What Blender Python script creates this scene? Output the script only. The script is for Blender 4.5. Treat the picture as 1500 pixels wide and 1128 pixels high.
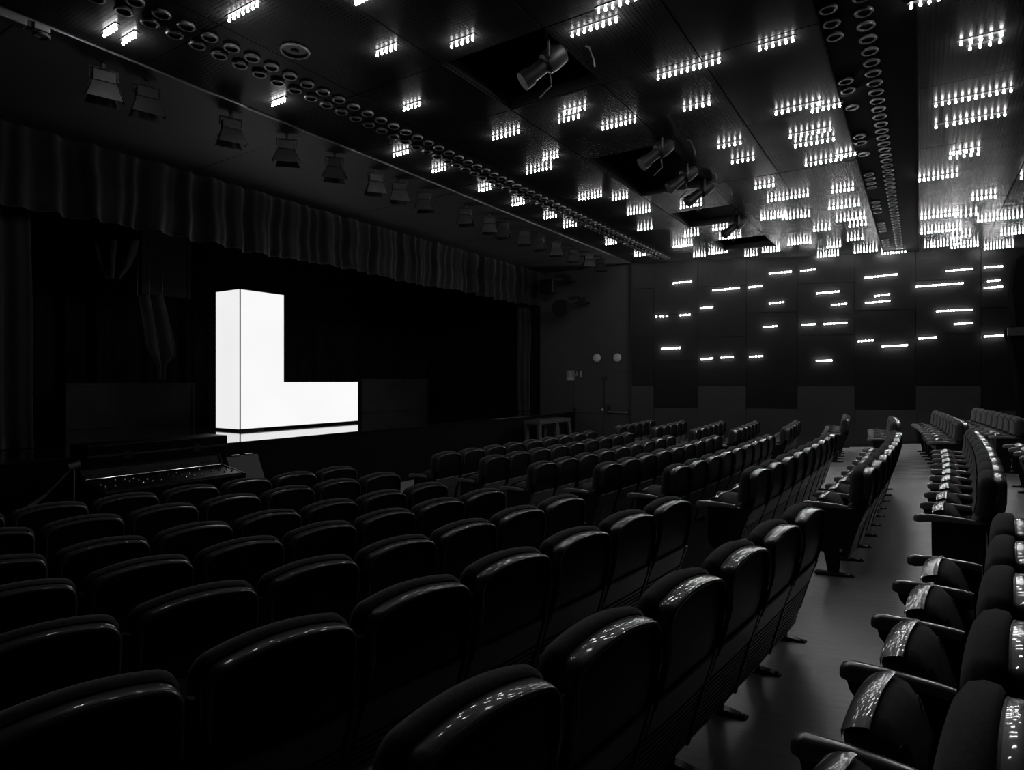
import bpy, math, random
from math import sin, cos, pi, radians, atan2, hypot
random.seed(7)
S = bpy.context.scene
for o in list(bpy.data.objects): bpy.data.objects.remove(o)

# ------------------------------------------------------------------ camera, world, exposure
CAM_Z = 1.62; F = 916.0; CX = 750.0; HY = 557.0; YAW = radians(33.1)
cam = bpy.data.cameras.new('camera'); co = bpy.data.objects.new('camera', cam)
S.collection.objects.link(co); S.camera = co
co.location = (0, 0, CAM_Z); co.rotation_euler = (pi/2, 0, YAW)
cam.sensor_width = 36; cam.lens = F/1500*36; cam.shift_y = -(564-HY)/1500; cam.clip_start = .05
w = bpy.data.worlds.new('world'); S.world = w; w.use_nodes = True
w.node_tree.nodes['Background'].inputs[0].default_value = (0, 0, 0, 1)
w.node_tree.nodes['Background'].inputs[1].default_value = 0
S.view_settings.view_transform = 'Standard'; S.view_settings.look = 'None'
S.view_settings.gamma = 1; S.view_settings.use_curve_mapping = False
S.view_settings.exposure = 0
LAMP_E = 80.0; LETTER_E = .93
S.cycles.use_denoising = True
S.cycles.max_bounces = 6; S.cycles.sample_clamp_indirect = 4

# ------------------------------------------------------------------ helpers
C = S.collection
def ray(px, py):
    dx = (px-CX)/F; dz = (HY-py)/F
    return (dx*cos(YAW)-sin(YAW), dx*sin(YAW)+cos(YAW), dz)
def at_z(px, py, z):
    r = ray(px, py); d = (z-CAM_Z)/r[2]; return (r[0]*d, r[1]*d, z)
def at_x(px, py, x):
    r = ray(px, py); d = x/r[0]; return (x, r[1]*d, CAM_Z+r[2]*d)
def at_y(px, py, y):
    r = ray(px, py); d = y/r[1]; return (r[0]*d, y, CAM_Z+r[2]*d)

class MB:
    def __init__(s): s.v = []; s.f = []
    def add(s, vs, fs):
        b = len(s.v); s.v += [tuple(p) for p in vs]; s.f += [tuple(b+i for i in f) for f in fs]; return s
    def box(s, a, b):
        x0, y0, z0 = a; x1, y1, z1 = b
        return s.add([(x0,y0,z0),(x1,y0,z0),(x1,y1,z0),(x0,y1,z0),(x0,y0,z1),(x1,y0,z1),(x1,y1,z1),(x0,y1,z1)],
                     [(0,3,2,1),(4,5,6,7),(0,1,5,4),(1,2,6,5),(2,3,7,6),(3,0,4,7)])
    def prism(s, prof, a, b, axis='y'):
        n = len(prof)
        mk = {'y': lambda p, t: (p[0], t, p[1]), 'x': lambda p, t: (t, p[0], p[1]), 'z': lambda p, t: (p[0], p[1], t)}[axis]
        vs = [mk(p, a) for p in prof]+[mk(p, b) for p in prof]
        return s.add(vs, [tuple(range(n))[::-1], tuple(range(n, 2*n))]+[(i, (i+1) % n, n+(i+1) % n, n+i) for i in range(n)])
    def rings(s, R, closed=True, caps=True):
        n = len(R[0]); vs = [p for r in R for p in r]; fs = []
        for k in range(len(R)-1):
            for i in range(n if closed else n-1):
                j = (i+1) % n; fs.append((k*n+i, k*n+j, (k+1)*n+j, (k+1)*n+i))
        if caps: fs += [tuple(range(n))[::-1], tuple((len(R)-1)*n+i for i in range(n))]
        return s.add(vs, fs)
    def tube(s, pts, r, n=8):
        R = []
        for k, p in enumerate(pts):
            a = pts[max(0, k-1)]; b = pts[min(len(pts)-1, k+1)]
            d = [b[i]-a[i] for i in range(3)]; L = math.sqrt(sum(q*q for q in d)) or 1; d = [q/L for q in d]
            up = (0, 0, 1) if abs(d[2]) < .9 else (1, 0, 0)
            u = (d[1]*up[2]-d[2]*up[1], d[2]*up[0]-d[0]*up[2], d[0]*up[1]-d[1]*up[0])
            L = math.sqrt(sum(q*q for q in u)); u = [q/L for q in u]
            v = (d[1]*u[2]-d[2]*u[1], d[2]*u[0]-d[0]*u[2], d[0]*u[1]-d[1]*u[0])
            rr = r[k] if isinstance(r, (list, tuple)) else r
            R.append([tuple(p[i]+rr*(cos(2*pi*j/n)*u[i]+sin(2*pi*j/n)*v[i]) for i in range(3)) for j in range(n)])
        return s.rings(R)
    def torus(s, c, R, r, n=20, m=8):
        vs = []; fs = []
        for i in range(n):
            for j in range(m):
                a = 2*pi*i/n; b = 2*pi*j/m
                vs.append((c[0]+(R+r*cos(b))*cos(a), c[1]+(R+r*cos(b))*sin(a), c[2]+r*sin(b)))
                fs.append((i*m+j, ((i+1) % n)*m+j, ((i+1) % n)*m+(j+1) % m, i*m+(j+1) % m))
        return s.add(vs, fs)
    def grid(s, fn, nu, nv):
        vs = [fn(i/nu, j/nv) for i in range(nu+1) for j in range(nv+1)]
        return s.add(vs, [(i*(nv+1)+j, (i+1)*(nv+1)+j, (i+1)*(nv+1)+j+1, i*(nv+1)+j+1) for i in range(nu) for j in range(nv)])
    def mesh(s, name, m, smooth=False):
        me = bpy.data.meshes.new(name); me.from_pydata(s.v, [], s.f); me.update(); me.materials.append(m)
        if smooth:
            me.polygons.foreach_set('use_smooth', [True]*len(me.polygons))
        return me
def auto(o, ang=40):
    me = o.data; me.polygons.foreach_set('use_smooth', [True]*len(me.polygons))
    me.set_sharp_from_angle(angle=radians(ang))
def link(name, me, parent=None, loc=None, rotz=None):
    o = bpy.data.objects.new(name, me); C.objects.link(o)
    if parent: o.parent = parent
    if loc: o.location = loc
    if rotz is not None: o.rotation_euler = (0, 0, rotz)
    return o
def obj(name, mb, m, parent=None, smooth=False, ang=40):
    o = link(name, mb.mesh(name, m), parent)
    if smooth: auto(o, ang)
    return o
def bevel(o, wd, seg=2):
    b = o.modifiers.new('bevel', 'BEVEL'); b.width = wd; b.segments = seg; b.limit_method = 'ANGLE'; return o
def tag(o, label, cat, group=None):
    o['label'] = label; o['category'] = cat
    if group: o['group'] = group
    return o
def thing(name, label, cat, loc=(0, 0, 0), rotz=0, group=None):
    return tag(link(name, None, None, loc, rotz), label, cat, group)
def struct(o): o['kind'] = 'structure'; return o
ORD = ['first','second','third','fourth','fifth','sixth','seventh','eighth','ninth','tenth','eleventh','twelfth','thirteenth',
 'fourteenth','fifteenth','sixteenth','seventeenth','eighteenth','nineteenth','twentieth','twenty-first','twenty-second','twenty-third',
 'twenty-fourth','twenty-fifth','twenty-sixth','twenty-seventh','twenty-eighth','twenty-ninth','thirtieth']+['%dth' % k for k in range(31, 90)]
NUM = {1:'one',2:'two',3:'three',4:'four',5:'five',6:'six',7:'seven',8:'eight',9:'nine',10:'ten',11:'eleven',12:'twelve',13:'thirteen',14:'fourteen',15:'fifteen',16:'sixteen'}

# ------------------------------------------------------------------ materials
def mat(name, col, rough=.5, metal=0, spec=.5, coat=0, coat_r=.1, sheen=0, noise=None, bump=None, rand=0, emit=None):
    m = bpy.data.materials.new(name); m.use_nodes = True; nt = m.node_tree; b = nt.nodes['Principled BSDF']
    b.inputs['Base Color'].default_value = (col, col, col, 1); b.inputs['Roughness'].default_value = rough
    b.inputs['Metallic'].default_value = metal; b.inputs['Specular IOR Level'].default_value = spec
    b.inputs['Coat Weight'].default_value = coat; b.inputs['Coat Roughness'].default_value = coat_r
    b.inputs['Sheen Weight'].default_value = sheen
    tc = nt.nodes.new('ShaderNodeTexCoord')
    last = None
    if noise:
        sc, amt, stretch = noise
        mp = nt.nodes.new('ShaderNodeMapping'); mp.inputs['Scale'].default_value = stretch
        nt.links.new(tc.outputs['Object'], mp.inputs[0])
        n = nt.nodes.new('ShaderNodeTexNoise'); n.inputs['Scale'].default_value = sc; n.inputs['Detail'].default_value = 5
        nt.links.new(mp.outputs[0], n.inputs['Vector'])
        r = nt.nodes.new('ShaderNodeMapRange'); r.inputs['From Min'].default_value = .3; r.inputs['From Max'].default_value = .7
        r.inputs['To Min'].default_value = 1-amt; r.inputs['To Max'].default_value = 1+amt
        nt.links.new(n.outputs[0], r.inputs[0]); last = r.outputs[0]
    if rand:
        oi = nt.nodes.new('ShaderNodeObjectInfo'); r = nt.nodes.new('ShaderNodeMapRange')
        r.inputs['To Min'].default_value = 1-rand; r.inputs['To Max'].default_value = 1+rand
        nt.links.new(oi.outputs['Random'], r.inputs[0])
        if last:
            mu = nt.nodes.new('ShaderNodeMath'); mu.operation = 'MULTIPLY'
            nt.links.new(last, mu.inputs[0]); nt.links.new(r.outputs[0], mu.inputs[1]); last = mu.outputs[0]
        else: last = r.outputs[0]
    if last:
        mu = nt.nodes.new('ShaderNodeMath'); mu.operation = 'MULTIPLY'; mu.inputs[1].default_value = col
        nt.links.new(last, mu.inputs[0]); nt.links.new(mu.outputs[0], b.inputs['Base Color'])
    if bump:
        kind, sc, st = bump
        if kind == 'dots':
            t = nt.nodes.new('ShaderNodeTexVoronoi'); t.inputs['Scale'].default_value = sc; t.inputs['Randomness'].default_value = 0
            ou = t.outputs['Distance']
        else:
            t = nt.nodes.new('ShaderNodeTexNoise'); t.inputs['Scale'].default_value = sc; t.inputs['Detail'].default_value = 3; ou = t.outputs[0]
        nt.links.new(tc.outputs['Object'], t.inputs['Vector'])
        bp = nt.nodes.new('ShaderNodeBump'); bp.inputs['Strength'].default_value = st; bp.inputs['Distance'].default_value = .004
        nt.links.new(ou, bp.inputs['Height']); nt.links.new(bp.outputs[0], b.inputs['Normal'])
    if emit:
        b.inputs['Emission Color'].default_value = (1, 1, 1, 1); b.inputs['Emission Strength'].default_value = emit
        if last:
            mr = nt.nodes.new('ShaderNodeMath'); mr.operation = 'MULTIPLY'; mr.inputs[1].default_value = emit
            nt.links.new(last, mr.inputs[0]); nt.links.new(mr.outputs[0], b.inputs['Emission Strength'])
    return m
M = dict(
 floor=mat('wood_floor', .34, .36, noise=(3, .12, (1, 14, 1)), rand=.035),
 stage=mat('stage_floor', .012, .11, spec=.8, coat=1, coat_r=.06, noise=(2, .3, (1, 1, 1))),
 skirt=mat('stage_skirt', .005, .9, spec=.08),
 ceil=mat('perforated_ceiling', .024, .24, spec=.016, noise=(2, .15, (1, 1, 1)), bump=('dots', 28, .35), rand=.05),
 plenum=mat('plenum_black', .004, .9, spec=.1),
 soffit=mat('soffit_plaster', .10, .6, noise=(.6, .2, (1, 1, 1))),
 wall=mat('dark_wall_panel', .009, .5, spec=.2, noise=(1.5, .12, (1, 1, 1)), bump=('dots', 26, .3), rand=.12),
 wall_low=mat('lower_wall_panel', .042, .5, spec=.3, noise=(1.5, .12, (1, 1, 1)), rand=.08),
 wall_back=mat('wall_core', .006, .9, spec=.1),
 wall_side=mat('side_wall_paint', .06, .6, noise=(.8, .08, (1, 1, 1))),
 door=mat('door_leaf', .058, .5, noise=(1, .08, (1, 1, 6))),
 metal=mat('steel', .5, .3, metal=1),
 rail=mat('trim_rail', .18, .4, metal=.6),
 velvet=mat('curtain_velvet', .018, .85, spec=.15, sheen=.25, noise=(6, .25, (1, 1, .2))),
 drape=mat('stage_black_drape', .010, .95, spec=.05, noise=(3, .3, (1, 1, .2))),
 flat=mat('stage_flat', .028, .8, spec=.2, noise=(2, .3, (1, 1, 1))),
 cloth=mat('hung_cloth', .05, .9, spec=.1, sheen=.1, noise=(4, .2, (1, 1, 1))),
 fabric=mat('seat_fabric', .042, .9, spec=.15, sheen=.18, noise=(60, .25, (1, 1, 1)), bump=('noise', 400, .25), rand=.06),
 shell=mat('seat_shell_plastic', .005, .42, spec=.16),
 fascia=mat('seat_front_band', .02, .35, spec=.2, coat=.8, coat_r=.03),
 fin=mat('fin_cloth', .006, .9, spec=0),
 band=mat('glossy_band', .06, .35, spec=.2, coat=1, coat_r=.045),
 panel=mat('seat_rear_laminate', .11, .4, spec=.4, noise=(5, .12, (1, 12, 1)), rand=.06),
 under=mat('seat_underside', .07, .5),
 arm=mat('armrest_top', .2, .25, coat=.7, coat_r=.18, spec=.5),
 frame=mat('seat_frame_metal', .008, .4, spec=.4),
 black=mat('black_metal', .012, .45),
 spot=mat('spotlight_paint', .008, .5, spec=.3),
 flap=mat('barn_door_paint', .017, .5, metal=.3),
 ring=mat('nozzle_ring', .15, .4, metal=.1),
 desk=mat('desk_black_enamel', .004, .35, spec=.08),
 chrome=mat('knob_chrome', .75, .12, metal=1),
 paper=mat('sign_paper', .5, .7),
 ink=mat('sign_ink', .03, .7),
 disc=mat('pale_disc', .7, .6, noise=(9, .2, (1, 1, 1))),
 stand=mat('stand_grey', .05, .5), stand_dark=mat('stand_dark', .02, .5),
 lamp=mat('lamp_glass', .8, .3, emit=LAMP_E),
 letter=mat('lit_letter_front', .1, .6, noise=(.8, .025, (1, 1, 1)), emit=LETTER_E),
 letter_side=mat('lit_letter_side', .1, .6, noise=(.8, .025, (1, 1, 1)), emit=LETTER_E*.93),
 seam=mat('letter_seam', .12, .6),
)

nt = M['ceil'].node_tree                             # the punched holes of the metal ceiling
tc = nt.nodes.new('ShaderNodeTexCoord'); vo = nt.nodes.new('ShaderNodeTexVoronoi'); vo.inputs['Scale'].default_value = 26; vo.inputs['Randomness'].default_value = 0
mr = nt.nodes.new('ShaderNodeMapRange'); mr.inputs['From Min'].default_value = .28; mr.inputs['From Max'].default_value = .38; mr.inputs['To Min'].default_value = .12
mu = nt.nodes.new('ShaderNodeMath'); mu.operation = 'MULTIPLY'; bs = nt.nodes['Principled BSDF']; src = bs.inputs['Base Color'].links[0].from_socket
nt.links.new(tc.outputs['Object'], vo.inputs['Vector']); nt.links.new(vo.outputs['Distance'], mr.inputs[0])
nt.links.new(src, mu.inputs[0]); nt.links.new(mr.outputs[0], mu.inputs[1]); nt.links.new(mu.outputs[0], bs.inputs['Base Color'])

# ------------------------------------------------------------------ room shell
CEIL = CAM_Z+3.12
RR, YC = 66.6, 9.9                                    # radius of the curved seat rows and the hall's centre line
FLOOR_PROF = [(-14.3, -.285), (-4.0, -.285), (-3.25, -.25), (-2.33, -.186), (-1.35, -.06), (-.52, -.008), (.33, .082), (1.2, .12), (6, .125)]
def floor_z(x, y=YC):
    x += (y-YC)**2/(2*RR)
    for (a, za), (b, zb) in zip(FLOOR_PROF, FLOOR_PROF[1:]):
        if x <= b: return za+(zb-za)*max(0, (x-a)/(b-a))
    return FLOOR_PROF[-1][1]
WA = radians(21.0); P0 = (-6.43, 15.7); WD = (cos(WA), sin(WA)); WN = (sin(WA), -cos(WA))   # far wall: origin, direction, normal into the room
def wall_pt(s, off=0, z=0): return (P0[0]+WD[0]*s+WN[0]*off, P0[1]+WD[1]*s+WN[1]*off, z)
def at_wall(px, py, off=0):
    r = ray(px, py); o = (P0[0]+WN[0]*off, P0[1]+WN[1]*off)
    d = (o[0]*WN[0]+o[1]*WN[1])/(r[0]*WN[0]+r[1]*WN[1])
    x, y, z = r[0]*d, r[1]*d, CAM_Z+r[2]*d
    return ((x-P0[0])*WD[0]+(y-P0[1])*WD[1], z)
def clip(poly, keep):
    out = []
    for i, p in enumerate(poly):
        q = poly[(i+1) % len(poly)]; a, b = keep(p), keep(q)
        if a >= 0: out.append(p)
        if (a >= 0) != (b >= 0):
            t = a/(a-b); out.append((p[0]+t*(q[0]-p[0]), p[1]+t*(q[1]-p[1])))
    return out
inroom = lambda p: (p[0]-P0[0])*WN[0]+(p[1]-P0[1])*WN[1]-.005
XS0, XS1, YN = -8.13, 4.6, -2.6                       # stage front, back of the hall, near wall

fl = MB(); 
fl.prism([(-8.2, -.31), (-4.6, -.31), (-3.6, -.275), (-1.8, -.09), (-.6, -.035), (.6, .06), (5, .09), (5, -.6), (-8.2, -.6)], YN, 20.5)
floor = struct(obj('floor', fl, M['plenum']))
k = 0; y = YN+.2
while y < 20:
    a, b = y, y+.1985; y += .2; sh = ((a+b)/2-YC)**2/(2*RR)
    xmax = 4.9
    ym = b
    xmin = XS0
    if ym > 15.65: xmin = max(XS0, P0[0]+(ym-P0[1])/math.tan(WA)+.03)
    if xmin > 4.2: break
    xs = sorted([xmin, xmax]+[p[0]-sh for p in FLOOR_PROF if xmin+.05 < p[0]-sh < xmax-.05])
    cut = random.uniform(-3, 2); 
    mb = MB(); vs = []
    for x in xs: z = floor_z(x, (a+b)/2); vs += [(x, a, z), (x, b, z), (x, a, z-.02), (x, b, z-.02)]
    fs = []
    for i in range(len(xs)-1):
        q = 4*i; fs += [(q, q+4, q+5, q+1), (q+2, q+6, q+4, q), (q+1, q+5, q+7, q+3)]
    fs += [(0, 1, 3, 2), (4*len(xs)-4, 4*len(xs)-2, 4*len(xs)-1, 4*len(xs)-3)]
    obj('plank', mb.add(vs, fs), M['floor'], floor)

# ceiling slab, panels, dark channel
ce = MB().prism([(-6.42, 5.36), (5, 5.36), (5, 5.5), (-6.42, 5.5)], YN, 20.5)
ceiling = struct(obj('ceiling', ce, M['plenum']))
XE = [-6.42, -5.15, -3.95, -2.80, -1.78, -.745, None, -.02, 1.25, 2.52, 3.72, 4.9]
YE = [-2.4, -1.2, .4, 1.6, 3.2, 4.8, 6.05, 8.0, 10.1, 11.44, 12.7, 14.24, 15.47, 17, 18.6, 20.2]
VOIDS = {(4.8, 6.05), (8.0, 10.1), (11.44, 12.7), (14.24, 15.47)}
for xa, xb in zip(XE, XE[1:]):
    if xa is None or xb is None: continue
    for ya, yb in zip(YE, YE[1:]):
        if xa == -3.95 and (ya, yb) in VOIDS: continue
        g = .006
        po = clip([(xa+g, ya+g), (xb-g, ya+g), (xb-g, yb-g), (xa+g, yb-g)], inroom)
        if len(po) < 3: continue
        dz = random.uniform(0, .004)
        obj('ceiling_panel', MB().prism(po, CEIL+dz, CEIL+.02+dz, 'z'), M['ceil'], ceiling)
ch = MB().prism(clip([(-.745, YN), (-.02, YN), (-.02, 20.5), (-.745, 20.5)], inroom), CEIL+.03, CEIL+.05, 'z')
ch.box((-.749, YN, CEIL+.0), (-.741, 17.5, CEIL+.04)); ch.box((-.024, YN, CEIL+.0), (-.016, 17.5, CEIL+.04))
obj('dark_channel', ch, M['plenum'], ceiling)
fa = MB()
for (ya, yb) in VOIDS:                                # rims of the open hatches
    for a, b in (((-3.96, ya-.01), (-3.94, yb+.01)), ((-2.81, ya-.01), (-2.79, yb+.01)), ((-3.96, ya-.012), (-2.79, ya+.008)), ((-3.96, yb-.008), (-2.79, yb+.012))):
        fa.box((a[0], a[1], CEIL+.02), (b[0], b[1], CEIL+.14))
obj('hatch_rim', fa, M['black'], ceiling)

struct(obj('trim_1', MB().box((-6.452, YN, CEIL-.014), (-6.432, 15.68, CEIL+.02)), M['rail']))
so = MB().box((-9.6, YN, CEIL+.0), (-6.455, 15.75, CEIL+.12))
soffit = struct(obj('ceiling_soffit', so, M['soffit']))
for yj in (2.2, 5.2, 8.2, 11.2, 14.2):
    obj('soffit_joint', MB().box((-9.2, yj, CEIL-.003), (-6.5, yj+.012, CEIL+.004)), M['black'], soffit)

# far wall with its panels
L = 13.0
def wbox(s0, s1, o0, o1, z0, z1, mb=None):
    mb = mb or MB()
    c = [wall_pt(s0, o0), wall_pt(s1, o0), wall_pt(s1, o1), wall_pt(s0, o1)]
    return mb.prism([(p[0], p[1]) for p in c], z0, z1, 'z')
wall_far = struct(obj('wall_far', wbox(0, L, -.3, -.03, -.6, 5.5), M['wall_back']))
cols = [0]+[at_wall(px, 500)[0] for px in (958, 1022, 1093, 1168, 1252, 1341.5, 1437)]
while cols[-1] < L-1.2: cols.append(cols[-1]+1.32)
for i, (a, b) in enumerate(zip(cols, cols[1:])):
    js = [-.29, .90, 2.12, 3.35, CEIL+.02] if i % 2 == 1 else [-.29, .22, 1.48, 2.75, 4.05, CEIL+.02]
    for z0, z1 in zip(js, js[1:]):
        t = random.choice((0, .004, .008, .013))
        low = z1 < 1.6
        obj('wall_panel', wbox(a+.004, b-.004, -.028, t, z0+.004, z1-.004), M['wall_low' if low else 'wall'], wall_far)
# wall beside the stage with the double door
YD = 15.78
wl = MB().box((-9.3, YD, -.3), (-8.2, YD+.2, 5.1)); wl.box((-8.2, YD, 1.823), (-6.43, YD+.2, 5.1)); wl.box((-8.2, YD+.15, -.3), (-6.43, YD+.2, 1.84))
wall_left = struct(obj('wall_left', wl, M['wall_side']))
cr = MB().box((-6.50, YD-.09, -.3), (-6.425, YD+.1, 4.95))
struct(obj('trim_2', cr, M['black']))
d1 = struct(link('door_1', None, None, (0, 0, 0)))
xm = at_y(884, 560, YD)[0]
for a, b in ((-8.19, xm-.006), (xm+.006, -6.51)):
    lf = bevel(obj('door_leaf', MB().box((a, YD-.005, -.28), (b, YD+.04, 1.82)), M['door'], d1), .004)
    obj('kick_rail', MB().box((a+.02, YD-.011, .70), (b-.02, YD-.004, .715)), M['black'], lf)
pa = at_y(891, 603, YD-.06); pb = at_y(926, 603, YD-.06)
pbar = obj('push_bar', MB().tube([(pa[0], YD-.07, pa[2]), (-6.53, YD-.07, pa[2])], .022, 10), M['metal'], d1, True)
pbar['label'] = 'bright steel push bar'
hk = MB().box((pa[0]-.04, YD-.09, pa[2]-.06), (pa[0]+.03, YD, pa[2]+.18)); hk.box((-6.56, YD-.08, pa[2]-.04), (-6.52, YD, pa[2]+.04))
obj('bar_bracket', hk, M['black'], d1)
hp = at_y(883, 600, YD-.05)
obj('door_knob', MB().tube([(hp[0], YD, hp[2]), (hp[0], YD-.03, hp[2]), (hp[0], YD-.035, hp[2]), (hp[0], YD-.07, hp[2])], [.03, .02, .045, .03], 12), M['metal'], d1, True)
cp = at_y(884, 557, YD-.05)
obj('door_closer', MB().box((cp[0]-.05, YD-.06, 1.64), (cp[0]+.08, YD, 1.72)).box((cp[0]-.012, YD-.03, .86), (cp[0]+.012, YD-.004, 1.66)), M['black'], d1)
# stage house and the other walls
struct(obj('wall_stage_back', MB().box((-14.4, YN, -.3), (-14.2, 15.9, 7.2)), M['drape']))
struct(obj('wall_stage_far', MB().box((-14.2, 15.8, -.3), (-9.3, 16, 7.2)), M['drape']))
struct(obj('wall_near', MB().box((-14.2, YN-.2, -.6), (4.8, YN, 7.2)), M['wall']))
struct(obj('wall_back', MB().box((4.6, YN, -.6), (4.8, 20.3, 5.5)), M['wall']))
struct(obj('ceiling_stage', MB().box((-14.4, YN, 7.2), (-9.2, 16, 7.3)).box((-9.45, YN, 5.1), (-9.3, 15.9, 7.2)), M['drape']))

# stage
ST = .74
stg = MB().box((-14.2, YN, -.285), (XS0-.02, YD-.01, ST-.03))
stage = struct(obj('stage_platform', stg, M['skirt']))
bevel(obj('stage_deck', MB().box((-14.2, YN, ST-.03), (XS0, YD-.01, ST)), M['stage'], stage), .0015, 1)
obj('stage_end_post', MB().box((XS0-.05, YD-.12, ST), (XS0, YD-.02, ST+.1)), M['black'], stage)

# ------------------------------------------------------------------ curtains
def folds(y, seed, amp):
    r = random.Random(seed); t = 0
    for k in range(6):
        f = r.uniform(8, 34); t += sin(f*y+r.uniform(0, 6.28)+.8*sin(1.3*y+k))/(1+.06*f)
    return amp*t
def curtain(name, lab, x, y0, y1, z0, z1, m, seed, amp=.08, hem=.05, n=None, sharp=1.0):
    n = n or int((y1-y0)*26); mb = MB()
    def fn(u, v):
        y = y0+(y1-y0)*u; t = folds(y, seed, 1)
        t = math.copysign(abs(t)**sharp, t)
        k = .55+.45*(1-v); zz = z0+hem*.35*t+hem*sin(y*1.7)
        return (x+amp*t*k+.02*sin(9*v+y), y+.05*(1-v)*sin(3*y+seed), zz+(z1-zz)*v)
    mb.grid(fn, n, 8); o = obj(name, mb, m, None, True, 80)
    so_ = o.modifiers.new('cloth_thickness', 'SOLIDIFY'); so_.thickness = .012
    return tag(o, lab, 'curtain')
curtain('valance_curtain', 'dark pleated velvet valance hanging across the top of the stage opening', -9.17, YN+.1, 15.6, 3.74, CEIL-.004, M['velvet'], 3, .06, .02, 900, .9)
curtain('side_curtain', 'dark folded curtain closing the near left side of the stage opening', -9.62, YN+.1, 3.35, ST+.01, 4.6, M['velvet'], 5, .07, 0)
curtain('side_curtain', 'narrow dark curtain at the far right side of the stage beside the wall', -9.5, 14.9, 15.6, ST+.01, 4.6, M['velvet'], 8, .06, 0)
curtain('backdrop_curtain', 'black drape covering the whole rear of the stage', -13.6, YN+.1, 15.6, ST+.01, 7, M['drape'], 11, .06, 0)
# flats and hung cloths on stage
def stage_flat(lab, px0, px1, ytop, ybot, x, cat='panel', name='stage_flat', thick=.08):
    a = at_x(px0, ytop, x); b = at_x(px1, ytop, x); zb = max(ST, at_x((px0+px1)/2, ybot, x)[2]) if ybot else ST
    zt = (a[2]+b[2])/2
    t = thing(name, lab, cat, (x, (a[1]+b[1])/2, zb)); hw = (b[1]-a[1])/2
    bevel(obj('board', MB().box((-thick, -hw, 0), (0, hw, zt-zb)), M['flat'], t), .01)
    fr = MB().box((0, -hw, 0), (.02, -hw+.06, zt-zb)).box((0, hw-.06, 0), (.02, hw, zt-zb)).box((0, -hw+.06, zt-zb-.06), (.02, hw-.06, zt-zb))
    obj('edge_batten', fr, M['flat'], t)
    if ybot:
        for q in (-.8, .8): obj('hanging_line', MB().tube([(-.04, q*hw, zt-zb-.01), (-.04, q*hw, 7.2-zb)], .006, 6), M['black'], t)
    return t
stage_flat('low dark board standing on the stage floor left of the lit letter', 95, 285, 561, None, -12.5)
stage_flat('low dark board standing on the stage floor right of the lit letter', 530, 626, 555, None, -12.5)
stage_flat('dark square board hanging high behind and left of the lit letter', 207, 279, 338, 434, -12.2, name='hanging_board')
def hung_cloth(lab, pts, x, name='draped_cloth'):
    # pts: image outline left/right edges from top to bottom, hung at distance x
    mb = MB(); rows = []
    n = 16
    for (l, r, y) in pts:
        a = at_x(l, y, x); b = at_x(r, y, x); row = []
        for i in range(n+1):
            u = i/n; row.append((x+.10*sin(u*13+y*.01)*(.4+.6*abs(sin(u*pi))), a[1]+(b[1]-a[1])*u, a[2]+(b[2]-a[2])*u))
        rows.append(row)
    mb.rings(rows, False, False); o = obj(name, mb, M['cloth'], None, True, 80)
    s_ = o.modifiers.new('cloth_thickness', 'SOLIDIFY'); s_.thickness = .015
    for q in (0, 6, n):
        e = rows[0][q]; obj('hanging_line', MB().tube([(e[0], e[1], e[2]-.02), (e[0], e[1], 7.2)], .006, 6), M['black'], o)
    return tag(o, lab, 'cloth')
hung_cloth('grey cloth gathered and hanging in a point left of the lit letter', [(203, 240, 432), (207, 246, 455), (211, 252, 480), (214, 258, 505), (220, 259, 520), (228, 244, 535), (230, 241, 556)], -11.6)
hung_cloth('dark cloth swag draped high at the left rear of the stage', [(138, 204, 352), (142, 200, 372), (148, 192, 390), (156, 176, 408)], -11.6)

# ------------------------------------------------------------------ the lit letter
lx = -9.72
yA = at_x(352, 500, lx)[1]; yB = at_x(416, 500, lx)[1]; yC = at_x(524.5, 500, lx)[1]
zt = at_x(353, 423.5, lx)[2]; zf = at_x(470, 559.3, lx)[2]; zb = at_x(353, 629, lx)[2]; dep = .72
let = thing('light_letter', 'large glowing white letter L standing on the stage', 'letter', (lx, (yA+yC)/2, ST))
oy = (yA+yC)/2
pr = [(yA-oy, zb-ST), (yC-oy, zb-ST), (yC-oy, zf-ST), (yB-oy, zf-ST), (yB-oy, zt-ST), (yA-oy, zt-ST)]
mb = MB().add([(0, p[0], p[1]) for p in pr], [(0, 1, 2, 3), (0, 3, 4, 5)])
obj('front_face', mb, M['letter'], let)
mb = MB(); n = len(pr)
for i in range(n):
    p, q = pr[i], pr[(i+1) % n]
    if i == 0: continue
    mb.add([(-.008, p[0], p[1]), (-dep, p[0], p[1]), (-dep, q[0], q[1]), (-.008, q[0], q[1])], [(0, 1, 2, 3)])
obj('side_skin', mb, M['letter_side'], let)
obj('back_board', MB().add([(-dep, p[0], p[1]) for p in pr]+[(-.008, pr[0][0], pr[0][1]), (-.008, pr[1][0], pr[1][1])], [(3, 2, 1, 0), (5, 4, 3, 0), (0, 1, 7, 6)]), M['black'], let)
fr = MB()
for i in range(n):
    p, q = pr[i], pr[(i+1) % n]
    fr.tube([(-.004, p[0], p[1]), (-.004, q[0], q[1])], .007 if i != 5 else .012, 6)
obj('edge_seam', fr, M['seam'], let)
for cx_, cy_ in ((-.12, pr[0][0]+.22), (-dep+.12, pr[0][0]+.2), (-.12, pr[1][0]-.15), (-dep+.12, pr[1][0]-.15)):
    hb = MB().box((cx_-.05, cy_-.06, .055), (cx_+.05, cy_+.06, zb-ST-.001)); hb.tube([(cx_, cy_-.03, .03), (cx_, cy_+.03, .03)], .03, 12)
    obj('caster', hb, M['black'], let)
obj('base_plinth', MB().box((-dep+.02, pr[0][0]+.02, zb-ST-.045), (-.06, pr[0][0]+.5, zb-ST-.002)), M['black'], let)

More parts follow.
